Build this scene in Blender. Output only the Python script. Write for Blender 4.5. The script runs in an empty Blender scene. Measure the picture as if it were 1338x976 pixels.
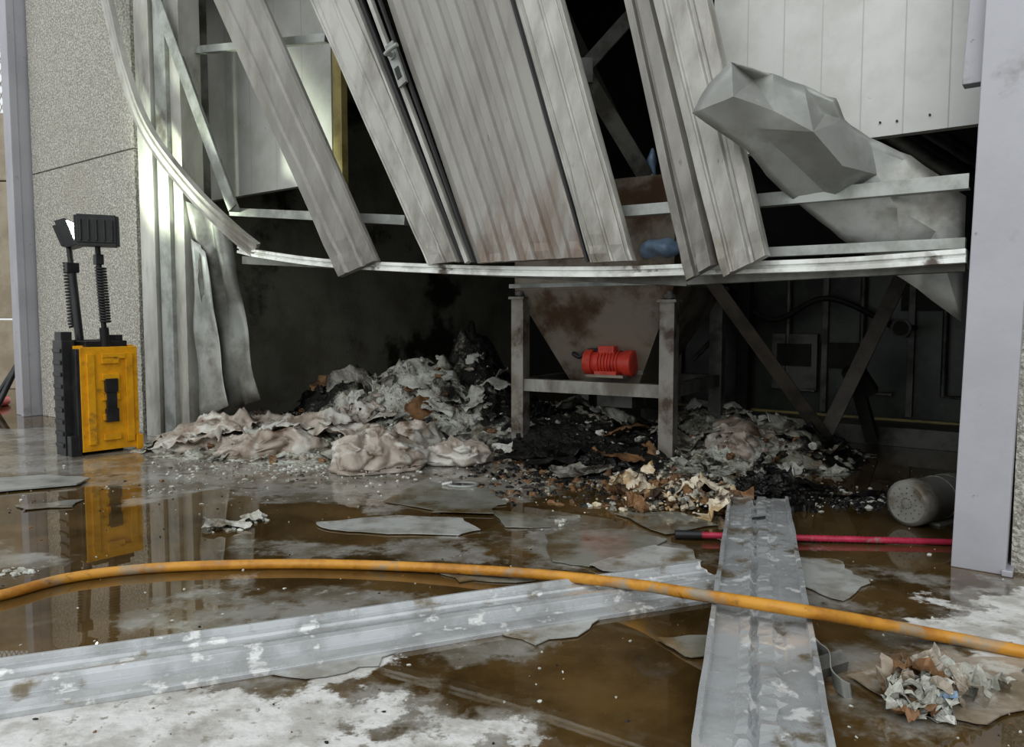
import bpy, math, random, bmesh
import numpy as np
from mathutils import Vector, noise, Matrix
random.seed(7)
V=Vector
FX=1000.0; CX=669.0; CY=488.0; H=0.8; TH=math.radians(4.0)
cT,sT=math.cos(TH),math.sin(TH)
def ray(px,py):
    a=(px-CX)/FX; b=(CY-py)/FX
    return V((a,cT+b*sT,-sT+b*cT))
CAM=V((0,0,H))
def G(px,py,z=0.0):
    d=ray(px,py); t=(z-H)/d.z
    return CAM+d*t
def D(px,py,y):
    d=ray(px,py); return CAM+d*(y/d.y)
A0=V((1.427,2.44,0)); E=V((-.802,.597,0)).normalized(); N=V((-.597,-.802,0)).normalized()
UP=V((0,0,1))
def W(s,o,z): return A0+E*s+N*o+UP*z
def F(px,py,o=0.0):
    d=ray(px,py); t=((A0-CAM).dot(N)+o)/d.dot(N)
    return CAM+d*t
def cr(p):
    d=noise.voronoi(p)[0]; return d[1]-d[0]
def rdg(p,e=3): return (1-min(1,abs(noise.noise(p))*1.6))**e
# ---------------- materials
def mat(name,c1,c2=None,scale=6,rough=.5,metal=0,bump=.1,bscale=40,lo=.4,hi=.65,c3=None,s3=2.0,lo3=.55,hi3=.7,stretch=(1,1,1),rough2=None,spec=.5,c4=None,s4=2,lo4=.55,hi4=.7,grime=None,gz=(1.0,1.7)):
    m=bpy.data.materials.new(name); m.use_nodes=True; nt=m.node_tree; ns=nt.nodes; L=nt.links
    b=ns['Principled BSDF']; tc=ns.new('ShaderNodeTexCoord'); mp=ns.new('ShaderNodeMapping'); mp.inputs['Scale'].default_value=stretch
    L.new(tc.outputs['Object'],mp.inputs[0])
    b.inputs['Metallic'].default_value=metal; b.inputs['Roughness'].default_value=rough
    b.inputs['Specular IOR Level'].default_value=spec
    def nz(sc,lo,hi,det=8,off=0):
        n=ns.new('ShaderNodeTexNoise'); n.inputs['Scale'].default_value=sc; n.inputs['Detail'].default_value=det; n.inputs['Roughness'].default_value=.62
        L.new(mp.outputs[0],n.inputs['Vector']); r=ns.new('ShaderNodeMapRange'); r.inputs[1].default_value=lo; r.inputs[2].default_value=hi
        r.interpolation_type='SMOOTHSTEP'
        L.new(n.outputs[0],r.inputs[0]); return r.outputs[0]
    def mix(f,a,bb):
        x=ns.new('ShaderNodeMix'); x.data_type='RGBA'; L.new(f,x.inputs[0])
        for s,v in ((6,a),(7,bb)):
            if isinstance(v,tuple): x.inputs[s].default_value=(*v,1)
            else: L.new(v,x.inputs[s])
        return x.outputs[2]
    col=None
    if c2:
        f=nz(scale,lo,hi); col=mix(f,c1,c2)
        if rough2 is not None:
            r=ns.new('ShaderNodeMapRange'); r.inputs[3].default_value=rough; r.inputs[4].default_value=rough2
            L.new(f,r.inputs[0]); L.new(r.outputs[0],b.inputs['Roughness'])
    if c3: col=mix(nz(s3,lo3,hi3),col if col else c1,c3)
    if c4: col=mix(nz(s4,lo4,hi4),col if col else c1,c4)
    if grime:
        sx=ns.new('ShaderNodeSeparateXYZ'); L.new(tc.outputs['Object'],sx.inputs[0])
        r=ns.new('ShaderNodeMapRange'); r.inputs[1].default_value=gz[1]; r.inputs[2].default_value=gz[0]; r.inputs[3].default_value=0; r.inputs[4].default_value=.85
        L.new(sx.outputs[2],r.inputs[0]); mu=ns.new('ShaderNodeMath'); mu.operation='MULTIPLY'; L.new(r.outputs[0],mu.inputs[0]); L.new(nz(5,.36,.66),mu.inputs[1])
        col=mix(mu.outputs[0],col,grime)
    if col: L.new(col,b.inputs['Base Color'])
    else: b.inputs['Base Color'].default_value=(*c1,1)
    if bump:
        n=ns.new('ShaderNodeTexNoise'); n.inputs['Scale'].default_value=bscale; n.inputs['Detail'].default_value=6
        L.new(tc.outputs['Object'],n.inputs['Vector'])
        bp=ns.new('ShaderNodeBump'); bp.inputs['Strength'].default_value=bump; bp.inputs['Distance'].default_value=.02
        L.new(n.outputs[0],bp.inputs['Height']); L.new(bp.outputs[0],b.inputs['Normal'])
    return m
M={}
M['panel']=mat('panel_paint',(.30,.29,.27),(.225,.215,.195),3,.42,.2,.03,30,c3=(.15,.135,.11),s3=1.6,lo3=.55,hi3=.8,stretch=(1.5,1.5,.6),c4=(.10,.09,.075),s4=11,lo4=.66,hi4=.76,grime=(.11,.095,.075))
M['panelL']=mat('panel_paint_light',(.47,.465,.43),(.34,.335,.305),4,.38,.2,.03,30,c3=(.23,.215,.185),s3=2.2,lo3=.52,hi3=.75,stretch=(1.5,1.5,.6),c4=(.12,.11,.09),s4=12,lo4=.66,hi4=.76,grime=(.16,.14,.11))
M['trim']=mat('trim_paint',(.50,.50,.465),(.38,.375,.34),4,.38,.2,.03,30,c3=(.2,.19,.16),s3=3.2,lo3=.52,hi3=.75,stretch=(1.5,1.5,.6),grime=(.16,.15,.12),gz=(0,.8))
M['door']=mat('door_paint_rusty',(.335,.325,.30),(.265,.25,.225),2.5,.4,.2,.03,20,c3=(.21,.165,.125),s3=1.3,lo3=.56,hi3=.82,stretch=(2,2,.5),c4=(.12,.09,.07),s4=12,lo4=.66,hi4=.76,grime=(.17,.10,.06),gz=(.95,1.55))
M['galv']=mat('galvanised_steel',(.42,.435,.415),(.26,.27,.25),5,.4,.45,.04,40,c3=(.13,.115,.095),s3=3,lo3=.54,hi3=.75,rough2=.55)
M['sheet']=mat('matte_galvanised_sheet',(.40,.41,.39),(.29,.295,.275),3,.42,.4,.25,7,c3=(.20,.19,.165),s3=2.5,lo3=.52,hi3=.72,rough2=.58,c4=(.52,.53,.51),s4=4,lo4=.58,hi4=.72)
M['galvdark']=mat('sooty_steel',(.20,.20,.185),(.08,.075,.065),5,.45,.3,.08,30)
M['brownst']=mat('rusted_brace_steel',(.10,.085,.068),(.05,.042,.034),6,.5,.2,.1,30)
M['black']=mat('soot_steel',(.035,.034,.030),(.016,.015,.013),6,.6,.2,.1,30)
M['machine']=mat('grimy_machine_paint',(.095,.11,.092),(.045,.052,.045),3,.32,.1,.05,20,c3=(.18,.18,.145),s3=6,lo3=.6,hi3=.75)
M['white']=mat('white_insulated_panel',(.72,.725,.70),(.60,.605,.57),3,.45,0,.02,30,c3=(.38,.36,.31),s3=1.2,lo3=.56,hi3=.85,c4=(.25,.22,.18),s4=14,lo4=.68,hi4=.76)
M['rail']=mat('white_rail',(.84,.86,.83),(.52,.52,.49),6,.33,.1,.05,40,c3=(.12,.10,.08),s3=5,lo3=.58,hi3=.68)
M['col']=mat('column_paint',(.43,.43,.46),(.38,.38,.41),2,.45,.1,.03,60,c3=(.29,.28,.28),s3=5,lo3=.60,hi3=.74,c4=(.22,.19,.17),s4=18,lo4=.67,hi4=.74)
M['seam']=mat('rubber_seal',(.03,.03,.03),None,rough=.6,bump=0)
M['seamw']=mat('grey_seam',(.55,.55,.53),None,rough=.6,bump=0)
M['concint']=mat('sooty_concrete',(.36,.35,.29),(.25,.24,.195),2.5,.85,0,.4,60,c3=(.04,.037,.03),s3=.8,lo3=.54,hi3=.62)
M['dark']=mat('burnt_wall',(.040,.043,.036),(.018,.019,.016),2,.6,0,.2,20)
M['yellow']=mat('yellow_case_plastic',(.78,.40,.012),(.62,.30,.01),8,.42,0,.04,80,c3=(.22,.13,.04),s3=9,lo3=.58,hi3=.75)
M['blk']=mat('black_plastic',(.018,.018,.02),(.035,.035,.035),8,.4,0,.03,60)
M['hose']=mat('orange_hose_rubber',(.58,.29,.04),(.38,.165,.025),9,.40,0,.1,60,c3=(.32,.27,.2),s3=7,lo3=.54,hi3=.67,c4=(.10,.05,.02),s4=16,lo4=.6,hi4=.74)
M['red']=mat('red_paint',(.66,.075,.045),(.48,.05,.035),12,.4,0,.1,60,c3=(.35,.2,.16),s3=15,lo3=.60,hi3=.76)
M['pink']=mat('red_rod_paint',(.52,.05,.11),(.35,.03,.06),14,.35,0,.05,60,c3=(.3,.2,.18),s3=20,lo3=.6,hi3=.7)
M['rustst']=mat('stained_stainless',(.31,.275,.23),(.19,.155,.12),3,.40,.25,.06,30,c3=(.11,.065,.038),s3=3,lo3=.46,hi3=.64)
M['legst']=mat('stained_leg_steel',(.34,.32,.29),(.20,.175,.145),4,.4,.3,.05,30,c3=(.10,.07,.05),s3=5,lo3=.50,hi3=.66)
M['sheetd']=mat('sooty_galvanised_sheet',(.27,.28,.26),(.15,.15,.135),4,.42,.35,.05,12,c3=(.08,.075,.06),s3=2.5,lo3=.48,hi3=.68,rough2=.55)
M['bag']=mat('dusty_paper_sack',(.41,.365,.315),(.27,.215,.17),3.5,.34,0,.15,30,c3=(.56,.55,.505),s3=6,lo3=.49,hi3=.60,c4=(.12,.08,.05),s4=7,lo4=.55,hi4=.68)
M['bagw']=mat('white_powder_clump',(.60,.61,.565),(.41,.41,.36),8,.8,0,.5,40,c3=(.17,.14,.10),s3=6,lo3=.55,hi3=.68)
M['ash']=mat('wet_grey_ash',(.36,.36,.31),(.18,.17,.14),10,.5,0,.5,45,c3=(.05,.043,.035),s3=7,lo3=.48,hi3=.62)
M['card']=mat('charred_cardboard',(.27,.155,.075),(.12,.065,.03),8,.6,0,.2,40,c3=(.025,.02,.018),s3=6,lo3=.5,hi3=.66)
M['char']=mat('wet_char',(.012,.012,.012),(.035,.033,.03),14,.3,0,.6,50)
M['foam']=mat('scorched_foam',(.70,.63,.50),(.46,.32,.16),11,.7,0,.5,50,lo=.46,hi=.64,c3=(.06,.04,.025),s3=9,lo3=.52,hi3=.62)
M['glass']=mat('wet_glass_sheet',(.27,.27,.235),(.19,.18,.14),5,.05,0,.02,20,c3=(.12,.085,.04),s3=3,lo3=.48,hi3=.66,rough2=.16,spec=.8)
M['glassw']=mat('frosted_glass_sheet',(.46,.47,.45),(.30,.29,.26),8,.10,0,.03,30,c3=(.2,.16,.1),s3=5,lo3=.52,hi3=.66)
M['strip']=mat('wet_aluminium_strip',(.56,.58,.59),(.38,.39,.39),7,.22,.35,.04,40,c3=(.24,.20,.14),s3=6,lo3=.57,hi3=.68,rough2=.4,c4=(.78,.79,.78),s4=14,lo4=.56,hi4=.64)
M['drum']=mat('grey_motor_paint',(.30,.30,.275),(.20,.19,.165),8,.45,.1,.08,50,c3=(.13,.105,.075),s3=8,lo3=.52,hi3=.68)
M['yard']=mat('yard_concrete',(.42,.37,.29),(.33,.28,.21),3,.85,0,.2,30)
M['ytrim']=mat('yellow_trim',(.5,.42,.18),(.3,.25,.1),5,.5,0,.02,30)
M['paper']=mat('sodden_paper',(.36,.31,.25),(.20,.155,.10),6,.25,0,.2,30,c3=(.50,.48,.43),s3=8,lo3=.52,hi3=.62,c4=(.12,.075,.035),s4=4,lo4=.50,hi4=.62)
M['blue']=mat('blue_plastic',(.30,.42,.58),(.2,.28,.4),8,.3,0,.2,20)
M['led']=bpy.data.materials.new('led_lens'); M['led'].use_nodes=True
_b=M['led'].node_tree.nodes['Principled BSDF']; _b.inputs['Emission Color'].default_value=(.9,1,.85,1); _b.inputs['Emission Strength'].default_value=25
M['pebble']=mat('pebble_dash_concrete',(.68,.67,.615),(.36,.345,.30),70,.9,0,1.0,85,lo=.36,hi=.6,c3=(.44,.41,.35),s3=1.0,lo3=.48,hi3=.85)

# ---------------- mesh builder
class MB:
    def __init__(s,name,mats):
        s.n=name; s.m=mats; s.v=[]; s.f=[]; s.mi=[]; s.sm=[]
    def add(s,vs,fs,mi=0,smooth=False):
        o=len(s.v); s.v+= [tuple(p) for p in vs]
        for f in fs: s.f.append([i+o for i in f]); s.mi.append(mi); s.sm.append(smooth)
    def hexa(s,b,t,mi=0):
        s.add(list(b)+list(t),[(3,2,1,0),(4,5,6,7),(0,1,5,4),(1,2,6,5),(2,3,7,6),(3,0,4,7)],mi)
    def box(s,c,x,y,z,mi=0):
        c=V(c);x=V(x);y=V(y);z=V(z)
        s.hexa([c-x-y-z,c+x-y-z,c+x+y-z,c-x+y-z],[c-x-y+z,c+x-y+z,c+x+y+z,c-x+y+z],mi)
    def sweep(s,prof,path,side,nor,mi=0,smooth=False,scales=None):
        n=len(prof); vs=[]
        for k,p in enumerate(path):
            sd=side[k] if isinstance(side,list) else side
            nr=nor[k] if isinstance(nor,list) else nor
            q=scales[k] if scales else 1
            for a,b in prof: vs.append(V(p)+sd*(a*q)+nr*(b*q))
        fs=[]
        for k in range(len(path)-1):
            for i in range(n):
                j=(i+1)%n; fs.append((k*n+i,k*n+j,(k+1)*n+j,(k+1)*n+i))
        s.add(vs,fs,mi,smooth)
        o=(len(path)-1)*n
        s.add([vs[i] for i in range(n)]+[vs[o+i] for i in range(n)],[tuple(range(n-1,-1,-1)),tuple(range(n,2*n))],mi)
    def tube(s,path,r,mi=0,seg=10):
        path=[V(p) for p in path]; sides=[];nors=[]
        for k in range(len(path)):
            t=(path[min(k+1,len(path)-1)]-path[max(k-1,0)]).normalized()
            ref=UP if abs(t.z)<.95 else V((1,0,0))
            a=t.cross(ref).normalized(); sides.append(a); nors.append(a.cross(t).normalized())
        rs=r if isinstance(r,list) else None
        q=1 if rs else r
        s.sweep([(q*math.cos(2*math.pi*i/seg),q*math.sin(2*math.pi*i/seg)) for i in range(seg)],path,sides,nors,mi,True,rs)
    def bar(s,p0,p1,w,t,nor=None,mi=0):
        p0=V(p0);p1=V(p1); d=(p1-p0).normalized(); nr=V(nor if nor else N); a=d.cross(nr).normalized(); nr=a.cross(d).normalized()
        s.sweep([(-w/2,-t/2),(w/2,-t/2),(w/2,t/2),(-w/2,t/2)],[p0,p1],a,nr,mi)
    def angle(s,p0,p1,w,t,nor=None,mi=0):
        p0=V(p0);p1=V(p1); d=(p1-p0).normalized(); nr=V(nor if nor else N); a=d.cross(nr).normalized(); nr=a.cross(d).normalized()
        h=w/2
        s.sweep([(-h,0),(h,0),(h,-w),(h-t,-w),(h-t,-t),(-h,-t)],[p0,p1],a,nr,mi)
    def ell(s,c,rx,ry,rz,R=None,mi=0,nu=16,nv=10,nz=0,nf=4,flat=False):
        vs=[];fs=[];c=V(c)
        for j in range(nv+1):
            th=math.pi*j/nv
            for i in range(nu):
                ph=2*math.pi*i/nu
                d=V((math.sin(th)*math.cos(ph),math.sin(th)*math.sin(ph),math.cos(th)))
                q=V((d.x*rx,d.y*ry,d.z*rz))
                if nz: q*=1+nz*noise.noise(q*nf+c*3)
                if R: q=R@q
                vs.append(c+q)
        for j in range(nv):
            for i in range(nu):
                k=(i+1)%nu; fs.append((j*nu+i,(j+1)*nu+i,(j+1)*nu+k,j*nu+k))
        s.add(vs,fs,mi,not flat)
    def make(s,bevel=0,solid=0,sub=0):
        me=bpy.data.meshes.new(s.n); me.from_pydata(s.v,[],s.f); 
        for m_ in s.m: me.materials.append(M[m_])
        me.polygons.foreach_set('material_index',s.mi); me.polygons.foreach_set('use_smooth',s.sm); me.update()
        bm=bmesh.new(); bm.from_mesh(me); bmesh.ops.recalc_face_normals(bm,faces=bm.faces); bm.to_mesh(me); bm.free()
        ob=bpy.data.objects.new(s.n,me); bpy.context.scene.collection.objects.link(ob)
        if solid: 
            q=ob.modifiers.new('s','SOLIDIFY'); q.thickness=solid
        if bevel:
            q=ob.modifiers.new('b','BEVEL'); q.width=bevel; q.segments=2; q.limit_method='ANGLE'; q.angle_limit=math.radians(50)
        return ob
def catmull(pts,n=10):
    pts=[V(p) for p in pts]; out=[]
    P=[pts[0]*2-pts[1]]+pts+[pts[-1]*2-pts[-2]]
    for i in range(1,len(P)-2):
        for k in range(n):
            t=k/n; a,b,c,d=P[i-1],P[i],P[i+1],P[i+2]
            out.append(.5*((2*b)+(c-a)*t+(2*a-5*b+4*c-d)*t*t+(3*b-a-3*c+d)*t**3))
    out.append(pts[-1]); return out

# ---------------- facade panels
ZT=3.22
def panel(name,TL,TR,BL,BR,prof,ot,ob,m,depth=.04,ztop=ZT,bend=0,extra=None):
    b=MB(name,[m]+(extra or [])); tl=F(*TL,ot);tr=F(*TR,ot);bl=F(*BL,ob);br=F(*BR,ob)
    k=(ztop-bl.z)/(tl.z-bl.z)
    tl2=bl+(tl-bl)*k; w=(tr-tl); tr2=tl2+w; 
    steps=[0,.03,.06,.1,.2,.35,.5,.75,1.0]
    loops=[(bl.lerp(tl,v),br.lerp(tr,v),v) for v in steps]; loops.append((tl2,tr2,1.5))
    vs=[];n=len(prof)+2; sd=random.uniform(0,50)
    for (l,r,v) in loops:
        for (u,d) in prof:
            vs.append(l.lerp(r,u)+N*(d+bend*math.sin(math.pi*min(v,1))+.012*noise.noise(V((u*3,v*5,sd)))+(.012*noise.noise(V((u*5,v*30,sd))) if v<.07 else 0)))
        vs.append(r+N*(-depth+bend*math.sin(math.pi*min(v,1)))); vs.append(l+N*(-depth+bend*math.sin(math.pi*min(v,1))))
    fs=[]
    for a in range(len(loops)-1):
        for i in range(n):
            j=(i+1)%n; fs.append((a*n+i,a*n+j,(a+1)*n+j,(a+1)*n+i))
    b.add(vs,fs,0); o=(len(loops)-1)*n
    b.add(vs[:n]+vs[o:o+n],[tuple(range(n)),tuple(range(n,2*n))],0)
    return b
PF=[(0,-.02),(.03,0),(.2,0),(.23,.012),(.27,.012),(.3,0),(.62,0),(.66,-.012),(.72,-.012),(.76,0),(.97,0),(1,-.02)]
PF2=[(0,-.025),(.02,0),(.06,0),(.07,-.008),(.16,-.008),(.18,0),(.5,0),(.53,.010),(.57,.010),(.6,0),(.88,0),(.89,-.008),(.92,-.008),(.93,0),(.98,0),(1,-.025)]
panel('cladding_panel',(277,0),(341,0),(440,362),(490,340),PF,.10,.08,'panel').make(.002)
panel('cladding_panel',(404,0),(462,0),(556,346),(604,340),PF2,.02,.05,'panelL').make(.002)
cor=[(0,0),(.06,0),(.075,.02)]
x=.075
for i in range(6):
    cor+=[(x,.018),(x+.065,.018),(x+.08,0),(x+.135,0)]; x+=.148
cor=[c for c in cor if c[0]<.96]+[(.975,.0),(1,-.01)]
d=panel('personnel_door',(505,0),(668,0),(622,344),(765,336),cor,.03,.055,'door',.05,extra=['seam','galv','panelL'])
def strip(b,T,Bt,w,o,mi,t=.02,z=ZT):
    p=F(*Bt,o); q=F(*T,o); k=(z-p.z)/(q.z-p.z); b.bar(p,p+(q-p)*k,w,t,N,mi)
strip(d,(472,0),(606,342),.018,.06,1); strip(d,(484,0),(612,343),.022,.07,3,.03); strip(d,(496,0),(620,343),.012,.065,1)
strip(d,(464,0),(598,342),.012,.075,3,.03)
hl=(F(622,344)-F(505,0)).normalized(); hs=hl.cross(N).normalized()
if hs.dot(E)>0: hs=-hs
hc=F(518,84,.09)
d.box(hc,hs*.027,hl*.115,N*.008,2)
d.box(hc+N*.009+hl*.05,hs*.014,hl*.03,N*.003,1)
d.tube([hc-hl*.05,hc-hl*.05+N*.045],.013,2,12)
d.tube([hc-hl*.05+N*.045-hs*.012,hc-hl*.05+N*.048+hs*.02,hc-hl*.045+N*.045+hs*.075],.0105,2,12)
d.tube([hc-hl*.05,hc-hl*.05+N*.018],.024,2,16)
d.make(.002)
panel('cladding_panel',(672,0),(733,0),(770,343),(826,340),PF2,.02,.05,'panelL').make(.002)
b=MB('door_seal_strip',['seam']); strip(b,(669.5,0),(768.5,342),.010,.045,0); b.make()
PG=[(0,-.02),(.05,0),(.3,.0),(.34,-.02),(.45,-.02),(.5,.01),(.9,.01),(1,-.02)]
panel('cladding_panel',(813,0),(853,0),(893,367),(935,345),PG,.05,.09,'panel').make(.002)
panel('cladding_panel',(851,0),(926,0),(942,363),(1001,333),PF,.10,.10,'panelL',.05).make(.002)

def curve_rail(name,pts,prof,mats,n=6,sub=None):
    path=catmull(pts,n); b=MB(name,mats); sd=[];nr=[]
    for k in range(len(path)):
        t=(path[min(k+1,len(path)-1)]-path[max(k-1,0)]).normalized(); nn=(N-t*N.dot(t)).normalized(); sd.append(t.cross(nn).normalized()); nr.append(nn)
    if sd[0].z<0: sd=[-q for q in sd]
    b.sweep(prof,path,sd,nr,0); return b
RP=[(.022,-.05),(.022,.012),(.006,.012),(.004,0),(-.004,0),(-.006,.012),(-.022,.012),(-.022,-.05)]
b=curve_rail('bottom_rail',[F(312,326,.0),F(340,332,.03),F(420,343,.03),F(520,349,.02),F(660,354,.0),F(800,355,0),F(930,351,.0),F(1100,345,.0),F(1262,334,0)],RP,['rail']); b.make(.001)
b=MB('sill_angle',['galvdark'])
b.bar(F(320,340,-.06),F(900,366,-.06),.05,.04,N,0); b.bar(F(900,366,-.06),F(1262,347,-.06),.04,.04,N,0)
b.make(.002)
b=MB('horizontal_girt',['galv'])
b.angle(F(985,262,-.04),F(1266,236,-.04),.048,.006,N,0); b.make(.001)
b=MB('horizontal_girt',['galv']); b.angle(F(810,276,-.06),F(985,262,-.06),.045,.006,N,0); b.make(.001)
b=MB('horizontal_girt',['galv']); b.bar(F(1000,330,-.05),F(1262,318,-.05),.035,.04,N,0); b.make(.001)
b=MB('horizontal_girt',['galv']); b.bar(F(225,69,-.08),F(428,50,-.08),.045,.04,N,0); b.make(.001)
b=MB('horizontal_girt',['galv']); b.bar(F(303,277,-.08),F(532,288,-.08),.05,.04,N,0); b.make(.001)
SP=[(.045,-.03),(.045,.012),(.038,.012),(.033,0),(.01,0),(.005,.008),(-.005,.008),(-.01,0),(-.038,0),(-.045,.01),(-.045,-.03)]
pp=[F(95,-170,.19),F(138,0,.20),F(160,90,.21),(F(190,170,.20)),F(245,245,.17),F(300,300,.10),F(333,327,.03)]
b=curve_rail('bent_trim_strip',pp,SP,['panelL'],8); b.make(.001)
b=MB('leaning_post',['galv']); t_=F(200,-10,.13); l_=F(303,272,.02); b.angle(t_+(t_-l_)*.5,l_,.085,.008,N,0); b.make(.001)
b=MB('buckled_sheet',['sheetd','galv'])
def quadsheet(b,tl,tr,br,bl,mi,nu=8,nv=16,amp=.03,fr=3,seed=0,fold=None):
    vs=[];fs=[]
    for j in range(nv+1):
        for i in range(nu+1):
            u=i/nu;v=j/nv
            p=tl.lerp(tr,u).lerp(bl.lerp(br,u),v)
            p=p+N*(amp*noise.noise(V((u*fr,v*fr,seed)))+(fold(u,v) if fold else 0))
            vs.append(p)
    for j in range(nv):
        for i in range(nu):
            a=j*(nu+1)+i; fs.append((a,a+1,a+nu+2,a+nu+1))
    b.add(vs,fs,mi,True)
quadsheet(b,F(246,262,0),F(296,280,-.05),F(342,522,-.10),F(290,540,-.05),0,amp=.06,fold=lambda u,v:.03*abs(math.sin(u*6)))
quadsheet(b,F(250,310,.03),F(268,330,.03),F(298,530,.02),F(262,548,.02),1,amp=.03)
b.make(solid=.004)

jamb=MB('door_jamb',['trim','galvdark','galv'])
def vstrip(b,px0,px1,o0,o1,mi,pyb=560):
    p0=F(px0,pyb,o1);p1=F(px1,pyb,o1)
    q=[p0,p1,p1-N*(o1-o0),p0-N*(o1-o0)]
    bs=[V((p.x,p.y,0)) for p in q]; ts=[V((p.x,p.y,3.24)) for p in q]
    b.hexa(bs,ts,mi)
vstrip(jamb,192,210,-.1,.10,0); vstrip(jamb,210,216,-.1,.05,1); vstrip(jamb,216,230,-.1,.08,2); vstrip(jamb,230,235,-.1,.02,1); vstrip(jamb,235,248,-.1,.05,0); vstrip(jamb,250,262,-.25,-.12,1)
jamb.make(.002)
sL=5.02; sLL=6.66
b=MB('wall_left',['pebble','galvdark'])
b.hexa([W(sL,0.04,0),W(sLL,0.04,0),W(sLL,-.2,0),W(sL,-.2,0)],[W(sL,0.04,1.985),W(sLL,0.04,1.985),W(sLL,-.2,1.985),W(sL,-.2,1.985)])
b.hexa([W(sL,0.04,1.995),W(sLL,0.04,1.995),W(sLL,-.2,1.995),W(sL,-.2,1.995)],[W(sL,0.04,4.2),W(sLL,0.04,4.2),W(sLL,-.2,4.2),W(sL,-.2,4.2)])
b.hexa([W(sL+.01,0.025,1.98),W(sLL-.01,0.025,1.98),W(sLL-.01,-.2,1.98),W(sL+.01,-.2,1.98)],[W(sL+.01,0.025,2.01),W(sLL-.01,0.025,2.01),W(sLL-.01,-.2,2.01),W(sL+.01,-.2,2.01)],0)
b.make(.004)
b=MB('steel_corner_post',['col','galvdark']); b.box(W(6.80,.02,2.1),E*.12,N*.12,UP*2.1); b.box(W(6.70,.15,2.1),E*.025,N*.03,UP*2.1); b.box(W(6.74,.143,2.1),E*.012,N*.006,UP*2.1,1); b.make(.004)
b=MB('lintel',['panel']); b.box(W(2.3,-.08,3.85),E*2.75,N*.1,UP*.6); b.make()
b=MB('steel_column',['col','galvdark'])
def colbox(s0,s1,o0,o1,z0,z1,mi=0,lean=.0):
    bs=[W(s0,o1,z0),W(s1,o1,z0),W(s1,o0,z0),W(s0,o0,z0)]
    ts=[W(s0-lean,o1,z1),W(s1-lean,o1,z1),W(s1-lean,o0,z1),W(s0-lean,o0,z1)]
    b.hexa(bs,ts,mi)
colbox(-.150,0,-.02,.0,0,3.3,0,.06); colbox(-.150,-.135,-.16,-.02,0,3.3,0,.06); colbox(0-.006,.0,-.16,-.02,0,3.3,0,.06); 
colbox(-.17,-.14,-.2,.015,0,.02)
colbox(-.04,.03,-.12,-.06,1.55,3.3,0,.08)
b.make(.004)
b=MB('wall_right',['pebble']); b.hexa([W(-.16,-.06,0),W(-3,-.06,0),W(-3,-.3,0),W(-.16,-.3,0)],[W(-.16,-.06,4.2),W(-3,-.06,4.2),W(-3,-.3,4.2),W(-.16,-.3,4.2)]); b.make()

b=MB('wall_inner_left',['concint']); b.box(W(5.2,-2.4,2.1),E*.1,N*2.2,UP*2.1); b.make()
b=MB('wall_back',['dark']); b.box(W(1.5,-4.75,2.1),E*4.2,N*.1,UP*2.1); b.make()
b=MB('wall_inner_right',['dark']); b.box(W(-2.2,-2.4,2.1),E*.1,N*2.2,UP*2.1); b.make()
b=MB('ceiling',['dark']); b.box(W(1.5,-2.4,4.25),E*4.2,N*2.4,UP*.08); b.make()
def wpan(b,pxa,pxb,zb,zt,o,n,mi=0,seam=None):
    a=F(pxa,200,o);c=F(pxb,200,o); a.z=0;c.z=0
    b.hexa([a+UP*zb,c+UP*zb,c+UP*zb-N*.05,a+UP*zb-N*.05],[a+UP*zt,c+UP*zt,c+UP*zt-N*.05,a+UP*zt-N*.05],mi)
    if seam is not None:
        for i in range(1,n):
            p=a.lerp(c,i/n); dd=(c-a).normalized()*.0022
            b.hexa([p-dd+UP*zb+N*.001,p+dd+UP*zb+N*.001,p+dd+UP*zb,p-dd+UP*zb],[p-dd+UP*zt+N*.001,p+dd+UP*zt+N*.001,p+dd+UP*zt,p-dd+UP*zt],seam)
b=MB('insulated_wall_panel',['white','ytrim','seamw'])
o=-.55; zb=F(350,250,o).z
wpan(b,268,434,zb,3.9,o,5,0,2); wpan(b,436,447,zb-.3,3.9,o+.02,1,1); b.make(.002)
b=MB('insulated_wall_panel',['white','seamw','seam']); o=-.45
zb=F(1200,172,o).z; wpan(b,930,1300,zb,3.9,o,7,0,1)
for (px,py) in ((1172,158),(1215,150),(1150,160)):
    c=F(px,py,o+.004); b.tube([c-N*.004,c+N*.004],.004,2,8)
b.make(.002)
b=MB('roof_brace',['galvdark','black'])
b.angle(D(758,88,4.6),D(888,305,4.6),.10,.012,N,0); b.angle(D(826,18,4.6),D(757,95,4.6),.10,.012,N,0); b.angle(D(700,-60,5.2),D(860,270,5.2),.07,.012,N,1)
b.box(D(761,92,4.57),V((.06,0,0)),V((0,.01,0)),V((0,0,.07)),0)
b.bar(D(1180,175,4.2),D(1262,225,3.9),.08,.06,N,0)
b.bar(D(815,285,4.9),D(890,280,4.6),.07,.05,N,0)
b.make()
b=MB('machine_support_frame',['brownst','galvdark','black'])
b.angle(D(918,352,4.4),D(1085,582,4.4),.08,.012,N,0); b.angle(D(1178,362,4.5),D(1073,578,4.5),.085,.012,N,0)
b.bar(D(1118,495,4.7),D(1140,575,4.7),.07,.07,N,2); b.bar(D(1112,480,4.7),D(1135,515,4.7),.12,.1,N,2)
b.bar(D(975,365,5.6),D(970,540,5.6),.09,.09,N,2)
b.bar(D(905,470,5.4),D(950,425,5.4),.03,.03,N,1)
b.make(.002)
b=MB('steel_trough',['rustst']); b.bar(D(700,372,4.9),D(790,470,4.9),.05,.03,N,0); b.make()
b=MB('process_cabinet',['machine','black','galvdark','ytrim'])
c=W(.9,-3.3,0)
b.box(c+UP*.62,E*1.5,N*.4,UP*.62,0)
for k in range(6):
    b.box(c+E*(-1.4+k*.55)+N*.42+UP*.7,E*.02,N*.02,UP*.55,2)
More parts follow.
